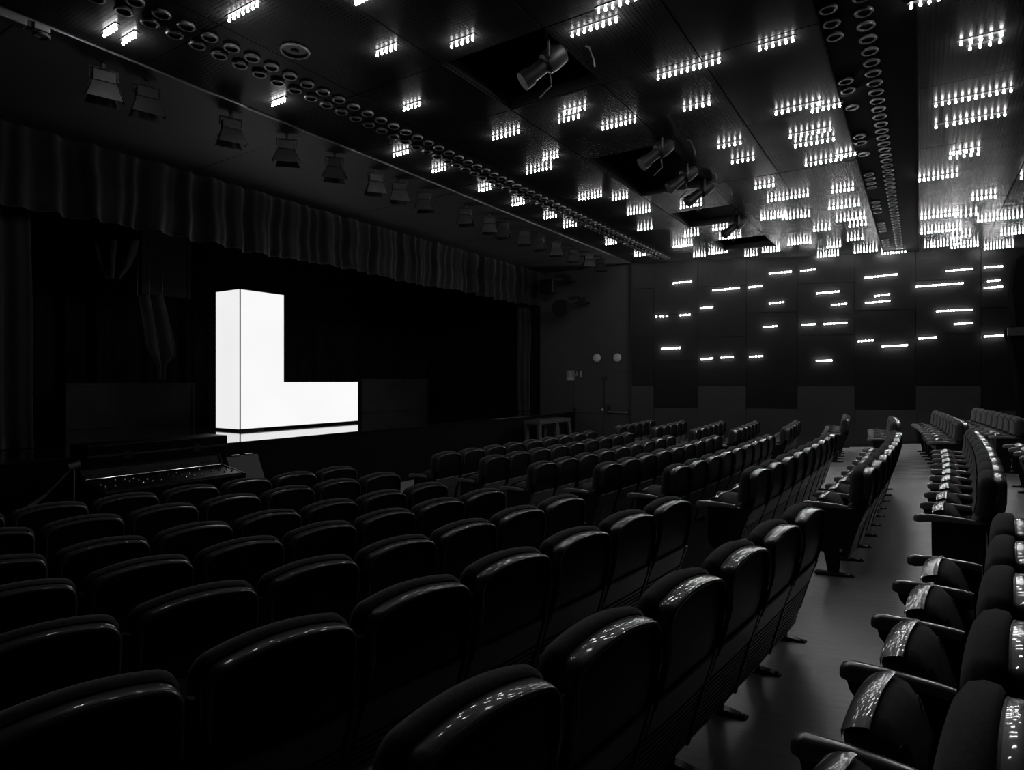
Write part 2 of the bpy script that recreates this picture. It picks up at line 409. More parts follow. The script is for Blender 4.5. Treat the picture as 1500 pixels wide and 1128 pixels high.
# ------------------------------------------------------------------ theatre seats
def lerp_tab(T, z):
    if z <= T[0][0]: return T[0][1]
    for (a, xa), (b, xb) in zip(T, T[1:]):
        if z <= b: return xa+(xb-xa)*(z-a)/(b-a)
    return T[-1][1]
XR = [(.12, -.085), (.25, -.118), (.36, -.150), (.50, -.195), (.62, -.233), (.72, -.250), (.84, -.252), (.92, -.243)]
xr = lambda z: lerp_tab(XR, z)
W = .252
def half(zlow, zs):
    P = [(W, z) for z in zs]
    for a in (0, 18, 36, 54, 72, 84): P.append((W-.07+.07*cos(radians(a)), .800+.067*sin(radians(a))))
    for y in (.15, .11, .07, .025): P.append((y, .887-.020*(y/.19)**2))
    return P
def outline(zs):
    h = half(0, zs); return [(-y, z) for y, z in h]+[(y, z) for y, z in h[::-1]]
def shrink(O, s, cz=.66): return [(y*(1-s/.25), z-(z-cz)*(s/.24)) for y, z in O]
def ladder(mb, O, xf, cols=6):
    n = len(O); vs = []; fs = []
    for i in range(n//2):
        (ya, za), (yb, zb_) = O[i], O[n-1-i]
        for c in range(cols+1):
            y = ya+(yb-ya)*c/cols; vs.append((xf(y, za), y, za))
    for i in range(n//2-1):
        for c in range(cols):
            q = i*(cols+1)+c; fs.append((q, q+1, q+cols+2, q+cols+1))
    mb.add(vs, fs)
def lift(O): return [(y, z+(.007 if z > .78 else 0)) for y, z in O]
def ring_at(O, off): return [(xr(z)+off, y, z) for y, z in O]
PARTS = []                                            # (name, mesh, children)
def reg(name, mb, m, ang=50, bev=None):
    me = mb.mesh(name, m); me.polygons.foreach_set('use_smooth', [True]*len(me.polygons)); me.set_sharp_from_angle(angle=radians(ang)); return me
# head pad
O1 = outline([.615, .67, .73])
mb = MB(); mb.rings([ring_at(shrink(O1, -.002), .052), ring_at(lift(shrink(O1, -.009)), .058), ring_at(lift(shrink(O1, -.012)), .085), ring_at(lift(shrink(O1, -.002)), .115), ring_at(shrink(O1, .020), .136), ring_at(shrink(O1, .05), .146)], False, False)
ladder(mb, shrink(O1, .05), lambda y, z: xr(z)+.146+.012*(1-(y/.25)**2))
q = shrink(O1, .05); mb.add([(xr(.615)+.146, q[0][0], q[0][1]), (xr(.615)+.146, q[-1][0], q[-1][1]), (xr(.615)+.056, W, .615), (xr(.615)+.056, -W, .615)], [(0, 1, 2, 3)])
m_head = reg('head_pad', mb, M['fabric'], 70)
# lower back pad
def lp(u, v):
    y = -.235+.47*u; z = .30+.31*v; e = min(u, 1-u)*.47; b = min(1, e/.05); b = math.sqrt(1-(1-b)**2)
    tb = min(1, min(v, 1-v)*.31/.03); tb = math.sqrt(max(0, 1-(1-tb)**2))
    return (xr(z)+.03+(.10+.012*cos((u-.5)*3))*b*(.45+.55*tb), y, z)
m_lumbar = reg('backrest', MB().grid(lp, 14, 8), M['fabric'], 80)
# glossy band over the top edge
O2 = outline([.66, .72, .76])
mb = MB(); mb.rings([ring_at(shrink(O2, .017), -.012), ring_at(shrink(O2, .011), -.0145), ring_at(shrink(O2, .006), -.010), ring_at(shrink(O2, .0025), .0), ring_at(shrink(O2, .0006), .013), ring_at(shrink(O2, .0), .027), ring_at(shrink(O2, .0015), .041), ring_at(shrink(O2, .004), .055)], False, False)
m_band = reg('top_band', mb, M['band'], 75)
# rear shell
O3 = outline([.50, .56, .62, .68, .74])
mb = MB(); mb.rings([ring_at(shrink(O3, .002), .05), ring_at(shrink(O3, .004), -.006), ring_at(shrink(O3, .012), -.010), ring_at(shrink(O3, .018), .004)], False, False)
ladder(mb, shrink(O3, .018), lambda y, z: xr(z)+.004)
m_shell = reg('back_shell', mb, M['shell'], 40)
# rear laminate panel with joint and ribs
zz = [(.545, .0), (.535, -.006), (.47, -.006), (.405, -.006), (.40, .006), (.392, .006), (.388, -.006)]
z = .375
while z > .16: zz += [(z, -.006), (z-.003, .003), (z-.010, .003), (z-.013, -.006)]; z -= .026
zz += [(.135, -.006), (.13, .03)]
def rp(pts):
    mb = MB(); vs = []
    for z, o in pts:
        for u in (-.243, -.12, 0, .12, .243): vs.append((xr(z)+o-.004*(1-(u/.24)**2), u, z))
    fs = [(5*i+j, 5*i+j+1, 5*i+j+6, 5*i+j+5) for i in range(len(pts)-1) for j in range(4)]
    fs += [] ; mb.add(vs, fs)
    for s_ in (-.243, .243):                          # returns along both edges
        v2 = [(xr(z)+o, s_, z) for z, o in pts]+[(xr(z)+.035, s_, z) for z, o in pts]; n_ = len(pts)
        mb.add(v2, [(i, i+1, n_+i+1, n_+i) for i in range(n_-1)])
    return mb
m_rear = reg('rear_panel', rp(zz), M['panel'], 30)
# tipped-up seat
TIP = radians(72); PV = (.035, .235)
def st(l, t): return (PV[0]+l*cos(TIP)-t*sin(TIP), PV[1]+l*sin(TIP)+t*cos(TIP))   # l along the seat, t up from its underside
def seat_ring(t, ins):
    P = []
    for l, y in ((.0+ins, -.215+ins), (.06, -.228+ins), (.20, -.232+ins), (.33, -.225+ins), (.378-ins, -.205+ins), (.392-ins, -.10), (.396-ins, 0), (.392-ins, .10), (.378-ins, .205-ins), (.33, .225-ins), (.20, .232-ins), (.06, .228-ins), (.0+ins, .215-ins)):
        x, z = st(l, t); P.append((x, y, z))
    return P
mb = MB(); mb.rings([seat_ring(.02, .004), seat_ring(.028, 0), seat_ring(.07, 0), seat_ring(.10, .014), seat_ring(.122, .045), seat_ring(.132, .09)])
m_seat = reg('seat', mb, M['fabric'], 60)
mb = MB(); mb.rings([seat_ring(.0, .02), seat_ring(.004, .004), seat_ring(.02, .002)])
m_under = reg('seat_underside', mb, M['under'], 40)
mb = MB(); vs = []
ys = [-.205, -.16, -.10, -.05, 0, .05, .10, .16, .205]
for y in ys:
    l = .385+.016*(1-(y/.205)**2)
    for t, dl in ((-.002, -.02), (.002, .0), (.03, .008), (.066, .008), (.074, .003)):
        x, z = st(l+dl, t); vs.append((x, y, z))
mb.add(vs, [(5*i+j, 5*i+j+1, 5*i+j+6, 5*i+j+5) for i in range(len(ys)-1) for j in range(4)])
m_fascia = reg('seat_band', mb, M['fascia'], 50)
# armrest, post, foot bar, end panel (at y = 0, placed at the seat's sides)
def arm_mesh():
    mb = MB(); R = []
    for x, hw, zt_, zb_ in ((.255, .016, .575, .55), (.248, .025, .588, .545), (.22, .030, .598, .54), (.12, .028, .602, .56), (-.02, .025, .598, .565), (-.07, .022, .592, .562), (-.095, .018, .590, .565)):
        R.append([(x, -hw, zb_), (x, hw, zb_), (x, hw, zt_-.012), (x, hw*.7, zt_-.003), (x, 0, zt_), (x, -hw*.7, zt_-.003), (x, -hw, zt_-.012)])
    return mb.rings(R)
m_arm = reg('armrest', arm_mesh(), M['arm'], 45)
mb = MB()                                             # knob below the armrest and the side post
mb.prism([(.235, .55), (.225, .51), (.205, .485), (.15, .48), (.07, .50), (-.08, .53), (-.095, .565), (.235, .565)], -.018, .018)
mb.prism([(.10, .49), (.03, .50), (-.02, .30), (-.03, .02), (.05, .02), (.06, .30)], -.016, .016)
mb.prism([(-.10, .55), (-.215, .55), (-.155, .34), (-.095, .12), (-.07, .12), (-.10, .36)], -.010, .010)
mb.prism([(-.215, .80), (-.245, .80), (-.245, .70), (-.20, .52), (-.12, .54)], -.008, .008)
m_post = reg('side_post', mb, M['frame'], 30)
mb = MB(); R = []
for x, hw, h in ((.15, .022, .012), (.14, .03, .022), (.06, .034, .03), (-.06, .034, .03), (-.145, .03, .022), (-.155, .02, .012)):
    R.append([(x, -hw, .0005), (x, hw, .0005), (x, hw, h*.6), (x, hw*.7, h), (x, -hw*.7, h), (x, -hw, h*.6)])
mb.rings(R); mb.tube([(-.125, 0, .02), (-.125, 0, .032)], .010, 8)
m_foot = reg('foot_bar', mb, M['frame'], 40)
mb = MB()
mb.prism([(.15, .555), (.148, .27), (.135, .22), (.10, .19), (-.06, .17), (-.09, .18), (-.115, .22), (-.175, .42), (-.215, .53), (-.155, .57)], -.014, .014)
mb.prism([(.08, .19), (.05, .03), (-.035, .03), (-.05, .19)], -.012, .012)
m_end = reg('end_panel', mb, M['frame'], 30)
mb = MB().tube([(-.05, -.016, .22), (-.05, .016, .22)], .013, 10)
m_bolt = reg('bolt_cap', mb, M['metal'], 50)

def make_seat(name, label, x, y, z, rot, group, far_end, near_end):
    t = thing(name, label, 'seat', (x, y, z), rot, group)
    link('back_shell', m_shell, t); link('rear_panel', m_rear, t); link('head_pad', m_head, t); link('backrest', m_lumbar, t)
    link('top_band', m_band, t)
    s_ = link('seat', m_seat, t); link('seat_band', m_fascia, s_); link('seat_underside', m_under, s_)
    for side, end in ((-.275, far_end), (.275, near_end)):
        if side > 0 and not end: continue
        link('armrest', m_arm, t, (0, side, 0)); link('foot_bar', m_foot, t, (0, side, 0))
        if end:
            e = link('end_panel', m_end, t, (0, side, 0)); link('bolt_cap', m_bolt, e)
        else: link('side_post', m_post, t, (0, side, 0))
    return t
PITCH = .55
ROWX = {1: -5.49, 2: -4.71, 3: -3.83, 4: -3.01, 5: -2.09, 6: -1.11, 7: -.28, 8: .57, 9: 1.44}
DX = {('near block', 8): .08, ('near block', 7): -.02, ('near block', 6): -.02}
DY = {2: -.05, 3: -.06, 4: -.13, 5: -.13, 6: -.11, 7: -.11}
RN = {1: 'front row', 2: 'second row', 3: 'third row', 4: 'fourth row', 5: 'fifth row', 6: 'sixth row', 7: 'seventh row', 8: 'eighth row, right of the floor aisle', 9: 'ninth row at the right edge'}
BL = {}
NEAR = {1: (2.21, -1, 6), 2: (2.18, -1, 6), 3: (1.95, -1, 6), 4: (1.30, 0, 7), 5: (1.09, 0, 7), 6: (.80, 0, 7), 7: (1.28, 0, 6), 8: (1.48, 0, 5)}
MID = {1: (6.84, 0, 9), 2: (6.88, 0, 9), 3: (6.68, 0, 9), 4: (6.79, 0, 9), 5: (6.56, 0, 9), 6: (5.89, 0, 9), 7: (6.08, 0, 9), 8: (5.50, 0, 9), 9: (8.2, 0, 6)}
FAR = {1: (12.92, 0, 6), 2: (13.1, 0, 7), 3: (12.95, 0, 6), 4: (12.85, 0, 6), 5: (13.05, 0, 5), 6: (14.6, 0, 4), 7: (13.1, 0, 4), 8: (11.95, 0, 8), 9: (13.1, 0, 8)}
for bname, tab in (('near block', NEAR), ('middle block', MID), ('far block', FAR)):
    for r, (y0, i0, i1) in tab.items():
        n = i1-i0
        for i in range(i0, i1):
            Y = y0+i*PITCH+(DY.get(r, 0) if bname == 'near block' else 0); X = ROWX[r]+.05+DX.get((bname, r), 0)-(Y-YC)**2/(2*RR)
            dl = (Y-YC)/RR; f = (-1, -dl); L_ = hypot(*f); f = (f[0]/L_, f[1]/L_)
            bx, by = X+f[0]*.238, Y+f[1]*.238
            near_end = (i == i0 and bname != 'near block'); far_end = (i == i1-1)
            pos = ORD[i-i0] if bname != 'near block' else ORD[i1-1-i]
            fr_ = 'from its near end' if bname != 'near block' else 'from its far end'
            lab = 'black theatre seat, %s of the %s, %s %s' % (RN[r].replace(', right of the floor aisle', '').replace(' at the right edge', ''), bname, pos, fr_)
            if inroom((bx, by+.33)) < .06 or inroom((bx-.25, by+.33)) < .06: continue
            zf_ = max(floor_z(bx+d_, by) for d_ in (-.15, -.05, .05, .15))
            make_seat('theatre_seat', lab, bx, by, floor_z(bx, by)+.0, atan2(f[1], f[0]), 'theatre seats of the %s' % bname, far_end, near_end)

# ------------------------------------------------------------------ light strips
mb = MB(); R = []
for z, r_ in ((.0, .006), (-.018, .007), (-.024, .010), (-.034, .012), (-.043, .009), (-.047, .003)):
    R.append([(r_*cos(2*pi*j/8), r_*sin(2*pi*j/8), z) for j in range(8)])
m_lamp = reg('lamp', mb.rings(R[::-1]), M['lamp'], 80)
HL = CEIL-.036
CS = [(155,53,168,41,5),(183,65,195,52,5),(340,32,373,6,0),(401,155,415,147,5),(553,81,579,70,5),(662,69,692,57,0),(839,53,902,30,0),(877,18,930,-2,0),
(592,161,614,154,5),(723,204,759,194,0),(828,167,856,158,5),(819,179,847,172,5),(883,189,930,178,0),(964,115,1053,91,0),(578,229,596,223,5),(634,252,652,248,5),
(796,234,817,230,5),(773,254,806,246,0),(849,293,880,287,0),(898,293,918,289,5),(920,314,951,309,0),(936,338,953,334,5),(701,280,718,277,5),(751,301,767,298,5),
(798,320,814,317,5),(827,333,843,330,5),(888,358,902,356,5),(930,375,945,373,5),(1113,73,1161,59,0),(1003,162,1038,152,5),(1137,167,1200,153,0),(1190,164,1230,155,0),
(1158,202,1216,190,0),(1165,215,1221,205,0),(1053,217,1084,210,5),(1073,239,1103,233,5),(1181,243,1232,233,0),(1227,232,1252,225,5),(1107,276,1133,272,5),
(1125,295,1183,286,0),(1220,282,1249,277,0),(1215,306,1258,300,0),(1115,321,1150,317,0),(1147,321,1185,316,0),(1226,324,1266,319,0),(1245,332,1268,328,5),
(1193,338,1215,335,5),(1155,358,1187,355,0),(1242,352,1263,349,5),(1212,362,1231,361,5),(1198,376,1228,374,0),(1252,370,1284,367,0),(1292,372,1326,369,0),
(1117,369,1142,367,0),(1039,372,1065,369,0),(1017,376,1032,374,5),(1092,375,1108,373,5),(987,362,1013,359,0),(1004,346,1022,343,5),(1045,337,1065,334,5),
(1054,350,1085,347,0),(997,304,1027,300,0),(1371,155,1481,133,0),(1371,187,1387,183,2),(1398,182,1472,168,0),(1408,64,1467,52,5),(1421,71,1465,62,4),
(1335,10,1375,-1,4),(1392,233,1433,225,5),(1397,226,1434,219,5),(1347,265,1402,257,0),(1425,293,1458,288,0),(1350,320,1403,314,0),(1400,318,1430,314,5),
(1433,324,1502,317,0),(1350,342,1407,336,0),(1396,348,1421,345,5),(1467,344,1504,340,0),(1355,362,1407,358,0),(1394,363,1432,360,0),(1443,364,1483,362,0),(1496,262,1516,258,4),(522,5,541,-4,5)]
WS = [(987,415,1012,412),(1045,425.7,1082,422),(1098,421,1115,419),(1128,401,1158,398),(1174,397,1193,394.7),(1197,430,1228,427),(1219,447,1239,445),(1128,444.7,1147,442.7),
(1027,451.7,1043,449.7),(997,462,1010,461),(961.5,464,967,463.6),(971.5,464,977,463.4),(970,511,995,509.7),(1119,479,1137,477.7),(1176,476,1193,474.7),(1208,474.7,1239,472.7),
(1028,526.7,1043,524.7),(1057,524,1073,523),(1099,522.7,1116,521.7),(1197,528.7,1217,528),(1258,500,1278,498.7),(1293,508,1328,505.7),(1268,407,1313,402),(1282,433.7,1302,431),
(1269,444,1302,441),(1343,420,1409,415),(1387,397,1423,394),(1373,456,1423,453.7),(1399,474.7,1423,473),(1347,496,1370,494),(1443,392,1467,390),(1448,412,1463,410.7),(1443,422,1467,420),(1443,493,1468,491.7)]
strips = []
for (x0, y0, x1, y1, n) in CS:
    a, b = at_z(x0, y0, HL), at_z(x1, y1, HL)
    L_ = hypot(b[0]-a[0], b[1]-a[1])
    if not n: n = max(5, int(round(L_/.062))+1)
    mx = (a[0]+b[0])/2
    # every strip runs square to the stage edge
    ym_ = (a[1]+b[1])/2
    ax, bx_ = a[0], b[0]
    zone = 'beside the stage edge' if mx < -5.0 else ('left of the hatches' if mx < -3.4 else ('between hatches and dark channel' if mx < -.8 else 'right of the dark channel'))
    strips.append([zone, ax, bx_, ym_, n])
for zone in ('beside the stage edge', 'left of the hatches', 'between hatches and dark channel', 'right of the dark channel'):
    zs_ = sorted([s for s in strips if s[0] == zone], key=lambda s: -s[3])
    for k, (zo, ax, bx_, ym_, n) in enumerate(zs_):
        lim = P0[1]+((ax+0)-P0[0])*math.tan(WA)-.08
        ym_ = min(ym_, lim)
        t = thing('light_strip', 'lit ceiling strip of %s bulbs %s, %s from the far wall' % (NUM[n], zone, ORD[k]), 'light', (ax, ym_, CEIL), 0, 'ceiling light strips')
        obj('housing', MB().box((-.03, -.022, -.006), (bx_-ax+.03, .022, .018)), M['black'], t)
        for i in range(n):
            link('lamp', m_lamp, t, ((bx_-ax)*i/(n-1), 0, -.004))
mbw = MB(); mbw.box((-.016, 0, -.013), (.016, .02, .013))
m_wlamp = reg('lamp', mbw, M['lamp'], 30)
wl_ = []
for (x0, y0, x1, y1) in WS:
    s0, z0 = at_wall(x0, y0, .03); s1, z1 = at_wall(x1, y1, .03); wl_.append((s0, z0, s1, z1))
bycol = {}
for q in wl_:
    c = sum(1 for e in cols if e <= (q[0]+q[2])/2); bycol.setdefault(c, []).append(q)
for ci, c in enumerate(sorted(bycol)):
    for k, (s0, z0, s1, z1) in enumerate(sorted(bycol[c], key=lambda q: -q[1])):
        L_ = hypot(s1-s0, z1-z0); n = max(2, int(round(L_/.07))+1); p = wall_pt(s0, .014, z0)
        t = thing('wall_light_strip', 'lit bulb slot on the far wall, %s lit panel column from left, %s from top' % (ORD[ci], ORD[k]), 'light', p, WA, 'wall light strips')
        hs = link('housing', MB().box((-.03, -.012, -.02), (L_+.03, .004, .02)).mesh('housing', M['black']), t)
        ang = atan2(z1-z0, s1-s0); t.rotation_euler = (0, -ang, WA); t.rotation_mode = 'XYZ'
        for i in range(n): link('lamp', m_wlamp, t, (L_*i/(n-1), -.034, 0))

# ------------------------------------------------------------------ ring nozzles of the ceiling
mb = MB().torus((0, 0, -.012), .062, .014, 18, 6)
m_ring = reg('rim', mb, M['ring'], 60)
m_core = reg('throat', MB().tube([(0, 0, .01), (0, 0, -.004)], .055, 16), M['black'], 40)
def ring_row(x, ys, lab, z=CEIL, grp=''):
    ys = [y for y in ys if (x-P0[0])*WN[0]+(y-P0[1])*WN[1] >= .15 and not any(s_[1]-.14 < x < s_[2]+.14 and abs(y-s_[3]) < .11 for s_ in strips)][::-1]
    for k, y in enumerate(ys):
        t = thing('air_nozzle', lab+', %s from the far wall' % ORD[k], 'air nozzle', (x, y, z-.001), 0, grp)
        link('rim', m_ring, t); link('throat', m_core, t)
def fr(a, b, d):
    out = []
    while a < b: out.append(a); a += d
    return out
xa_ = at_z(495, 144, CEIL)[0]; xb_ = at_z(478, 152, CEIL)[0]
ya0 = at_z(336, 70, CEIL)[1]; ya1 = at_z(518, 155, CEIL)[1]; da = (ya1-ya0)/7

ring_row(xa_, [ya0+da*i for i in range(-6, 70) if ya0+da*i < 15.6], 'small round ceiling nozzle in inner row along stage edge', grp='inner nozzle row by the stage')
yb0 = at_z(320, 80, CEIL)[1]
ring_row(xb_, [yb0+da*i for i in range(-6, 70) if yb0+da*i < 15.5], 'small round ceiling nozzle in outer row along stage edge', grp='outer nozzle row by the stage')
zc = CEIL+.03
xr_ = at_z(1271.5, 57, CEIL+.02)[0]; xl_ = at_z(1222, 50, CEIL+.02)[0]
yr0 = at_z(1267.5, 38, CEIL+.02)[1]; yr1 = at_z(1280, 106.5, CEIL+.02)[1]; dr = (yr1-yr0)/4

ring_row(xr_, [yr0+dr*i for i in range(-3, 60)], 'small round nozzle in unbroken row of dark ceiling channel', zc, 'right nozzle row of the channel')
yl0 = at_z(1209, 14, CEIL+.02)[1]
ring_row(xl_, [yl0+dr*i for i in range(0, 60) if i % 7 not in (3, 4, 5)], 'small round nozzle in broken row of dark ceiling channel', zc, 'left nozzle row of the channel')
p = at_z(432, 74, CEIL)
t = thing('ceiling_speaker', 'round flush ceiling speaker with dark cone near the stage edge', 'speaker', p)
obj('rim', MB().torus((0, 0, -.008), .125, .014, 28, 6), M['ring'], t, True, 60)
obj('cone', MB().tube([(0, 0, .0), (0, 0, .006), (0, 0, .012)], [.12, .11, .04], 24), M['black'], t, True)
obj('dust_cap', MB().tube([(0, 0, -.001), (0, 0, -.012)], [.04, .02], 16), M['stand'], t, True)

# ------------------------------------------------------------------ stage spotlights under the soffit
def barn_spot(px, py, x, lab, scale=1, yaw=0):
    p = at_x(px, py, x); t = thing('stage_spotlight', lab, 'spotlight', (x, p[1], CEIL-.001), yaw, 'spotlights under the soffit')
    k = scale
    obj('hanging_clamp', MB().box((-.02, -.015, -.05), (.02, .015, 0)).box((-.01, -.125, -.06), (.01, .125, -.045)).box((-.01, -.125, -.15), (.01, -.115, -.05)).box((-.01, .115, -.15), (.01, .125, -.05)), M['spot'], t)
    R = [[(a, -b, -.07-c), (a, b, -.07-c), (-a, b, -.07-c), (-a, -b, -.07-c)] for a, b, c in ((.05, .07, 0), (.075, .095, .02), (.075, .095, .12), (.085, .105, .135))]
    obj('housing', MB().rings(R), M['spot'], t)
    z1, z2 = -.206, -.37
    def flap(c): obj('barn_door', MB().add(c, [(0, 1, 2, 3), (7, 6, 5, 4), (0, 3, 7, 4), (1, 5, 6, 2), (3, 2, 6, 7), (0, 4, 5, 1)]), M['flap'] if k else M['spot'], t)
    for sg in (1, -1):
        a, b = .085*sg, .115*sg
        flap([(a, -.10, z1), (a, .10, z1), (b, .15, z2), (b, -.15, z2), (a-.004*sg, -.10, z1), (a-.004*sg, .10, z1), (b-.004*sg, .15, z2), (b-.004*sg, -.15, z2)])
        a, b = .105*sg, .175*sg
        flap([(.08, a, z1), (-.08, a, z1), (-.05, b, z2+.03), (.05, b, z2+.03), (.08, a-.004*sg, z1), (-.08, a-.004*sg, z1), (-.05, b-.004*sg, z2+.03), (.05, b-.004*sg, z2+.03)])
    return t
sp = [(152, 125), (215, 140), (338, 190), (420, 213), (490, 237), (550, 265), (584, 277), (622, 292), (682, 315), (717, 326), (737, 331), (768, 345), (790, 352), (815, 361), (840, 370), (862, 377), (880, 382)]
for i, (px, py) in enumerate(sp):
    barn_spot(px, py, -6.75, 'stage spotlight with barn doors under the soffit, %s from the left' % ORD[i], i != 2 and i != 3, atan2(-at_x(px, py, -6.75)[1], 6.75)+random.uniform(-.25, .25))
# profile spotlights in the hatches
def profile_spot(px, py, z, lab, elev=-38, az=215):
    p = at_z(px, py, z); t = thing('profile_spotlight', lab, 'spotlight', p, radians(az), 'profile spotlights in the ceiling hatches')
    e = radians(elev); ax = lambda s, up=0: (s*cos(e)-up*sin(e), 0, s*sin(e)+up*cos(e))
    obj('body', MB().tube([ax(-.20), ax(-.17), ax(-.05), ax(.02), ax(.04)], [.05, .10, .11, .10, .075], 16), M['spot'], t, True)
    obj('lens_tube', MB().tube([ax(.03), ax(.20), ax(.205), ax(.30)], [.07, .07, .085, .088], 16), M['spot'], t, True)
    top = (0, 0, .30)
    y_ = MB()
    for s_ in (-1, 1): y_.tube([(0, .135*s_, 0), (0, .135*s_, .26), (0, .10*s_, .30)], .013, 6)
    y_.tube([(0, -.10, .30), (0, .10, .30)], .013, 6); y_.tube([(0, -.14, 0), (0, .14, 0)], .015, 6); y_.tube([(0, 0, .30), (0, 0, CEIL+.62-z)], .018, 8)
    obj('yoke', y_, M['stand_dark'], t, True)
    obj('cable', MB().tube([ax(-.19), (-.30, .05, .16), (-.38, .10, .10), (-.42, .12, -.02), (-.43, .13, -.10)], .010, 6), M['stand_dark'], t, True)
    obj('lever', MB().tube([ax(.05, -.10), ax(.10, -.19), ax(.26, -.21)], .008, 6), M['stand_dark'], t, True)
profile_spot(802, 92, CEIL-.12, 'black profile spotlight hanging in the nearest open ceiling hatch')
profile_spot(966, 221, CEIL-.12, 'black profile spotlight hanging in the second hatch, nearer of the pair')
profile_spot(1003, 258, CEIL-.12, 'black profile spotlight hanging in the second hatch, middle of three')
profile_spot(1028, 280, CEIL-.14, 'black profile spotlight behind the second hatch, farthest of three')
profile_spot(1078, 330, CEIL-.14, 'black profile spotlight hanging low beside the farthest hatches')
# hung lamps beside the stage end
for (px, py, lab, r_) in ((824, 452, 'round dark stage lamp hung on the wall beside the stage, lower one', .24), (803, 420, 'dark square stage lamp hung beside the stage end, upper one', .2)):
    p = at_y(px, py, YD-.75); t = thing('wall_stage_lamp', lab, 'stage lamp', p)
    if 'round' in lab:
        obj('can', MB().tube([(0, -.16, -.02), (0, -.10, 0), (0, .10, .04), (0, .2, .06)], [r_, r_, r_*.8, r_*.3], 20), M['spot'], t, True)
    else:
        bevel(obj('can', MB().box((-r_, -.12, -r_), (r_, .12, r_)), M['spot'], t), .03)
    obj('bracket', MB().tube([(0, .2, .06), (.2, .3, .16), (.45, .3, .2), (.45, .745, .2)], .02, 8).box((.2, .0, .24), (.55, .08, .30)).box((.36, .24, .14), (.54, .36, .30)), M['black'], t, True)
# things on the trim rail
p = at_z(12, 25, CEIL-.05)
t = thing('batten_light', 'grey bar lamp fixed on the ceiling trim at the upper left corner', 'light fitting', (-6.45, p[1], CEIL-.015))
bevel(obj('body', MB().box((-.05, -.55, -.07), (.05, .12, 0)), M['rail'], t), .01)
obj('end_cap', MB().box((-.04, .12, -.06), (.04, .15, -.01)), M['black'], t)
p = at_z(61, 46, CEIL-.08)
t = thing('rail_clamp', 'grey ring clamp hanging from the ceiling trim at the upper left', 'clamp', (-6.445, p[1], CEIL-.0145))
bevel(obj('jaw', MB().box((-.05, -.06, -.06), (.05, .06, 0)), M['rail'], t), .01)
rg = MB().torus((0, 0, 0), .06, .014, 18, 6); rg.v = [(x, y*.9+.01, z-.09) for x, y, z in rg.v]
obj('ring', rg, M['rail'], t, True)
p = at_z(706, 290, CEIL-.1)
t = tag(bevel(obj('rail_bracket', MB().box((-6.46, p[1]-.025, CEIL-.02), (-6.43, p[1]+.025, CEIL+.18)), M['rail']), .004), 'short grey bracket standing up from the ceiling trim mid-way', 'bracket')

# ------------------------------------------------------------------ signs and discs on the wall by the door
for px, py, s in ((874, 524.3, 'left'), (904, 523.7, 'right')):
    p = at_y(px, py, YD-.04)
    t = thing('wall_disc', 'pale round disc on the dark wall above the double door, %s one' % s, 'wall disc', (p[0], YD, p[2]))
    obj('disc', MB().tube([(0, -.001, 0), (0, -.03, 0), (0, -.04, 0)], [.115, .115, .10], 28), M['disc'], t, True)
    rm = MB().torus((0, 0, 0), .12, .008, 28, 6); rm.v = [(x, z-.02, y) for x, y, z in rm.v]
    obj('rim', rm, M['black'], t, True)
def pl(mb, px0, py0, px1, py1, d0, d1):
    a = at_y(px0, py0, YD); b = at_y(px1, py1, YD); return mb.box((a[0], YD-d1, b[2]), (b[0], YD-d0, a[2]))
t = tag(obj('notice_sign', pl(MB(), 830.3, 542.7, 841.7, 557.5, .001, .012), mat('sign_grey', .28, .6)), 'pale grey upright notice with exclamation-like mark on the wall by the door', 'sign')
obj('mark', pl(MB(), 835, 544, 837.3, 551.5, .012, .015), M['paper'], t); obj('mark_base', pl(MB(), 832, 553, 840.5, 556.5, .012, .015), M['paper'], t)
t = tag(obj('exit_sign', pl(MB(), 842.5, 543, 852.3, 553, .001, .012), M['ink']), 'small square emergency exit pictogram right of the grey notice', 'sign')
obj('door_symbol', pl(MB(), 849.6, 543.3, 852, 552.8, .012, .015), M['paper'], t)
a = at_y(845.3, 545, YD); fg = MB().tube([(a[0], YD-.0125, a[2]), (a[0], YD-.016, a[2])], .018, 12)
b = [at_y(px, py, YD) for px, py in ((844.6, 546), (847.2, 546), (847.6, 549.5), (846.8, 552.6), (845.4, 550), (843.6, 552), (843.6, 549))]
fg.prism([(q[0], q[2]) for q in b], YD-.016, YD-.0125); obj('running_figure', fg, mat('sign_figure', .3, .6), t)

# ------------------------------------------------------------------ things on the hall floor before the stage
FZ = -.285
dxf = -6.9
y0_ = at_x(122, 704, dxf)[1]; y1_ = at_x(326, 688, dxf)[1]; zl = .62-FZ; hw = (y1_-y0_)/2
t = thing('control_desk', 'black control desk with rows of glinting knobs in front of the stage', 'control desk', (dxf, (y0_+y1_)/2, FZ))
bevel(obj('console', MB().prism([(.40, zl-.16), (.42, zl-.08), (.40, zl-.055), (0, zl-.005), (-.02, zl-.16)], -hw, hw), M['desk'], t), .006)
bevel(obj('meter_bridge', MB().prism([(-.02, zl-.16), (-.02, zl+.005), (-.06, zl+.105), (-.17, zl+.11), (-.17, zl-.16)], -hw+.01, hw-.01), M['desk'], t), .006)
obj('hand_rail', MB().tube([(-.005, -hw+.01, zl+.012), (-.005, hw-.01, zl+.012)], .007, 8), M['chrome'], t, True)
for s_ in (-1, 1):
    bevel(obj('side_cheek', MB().prism([(.43, zl-.18), (.44, zl-.06), (0, zl+.01), (-.06, zl+.12), (-.18, zl+.12), (-.18, zl-.18)], s_*hw-.012, s_*hw+.012), M['desk'], t), .004)
    bevel(obj('leg', MB().box((-.10, s_*(hw-.12)-.03, 0), (.34, s_*(hw-.12)+.03, zl-.161)), M['black'], t), .01)
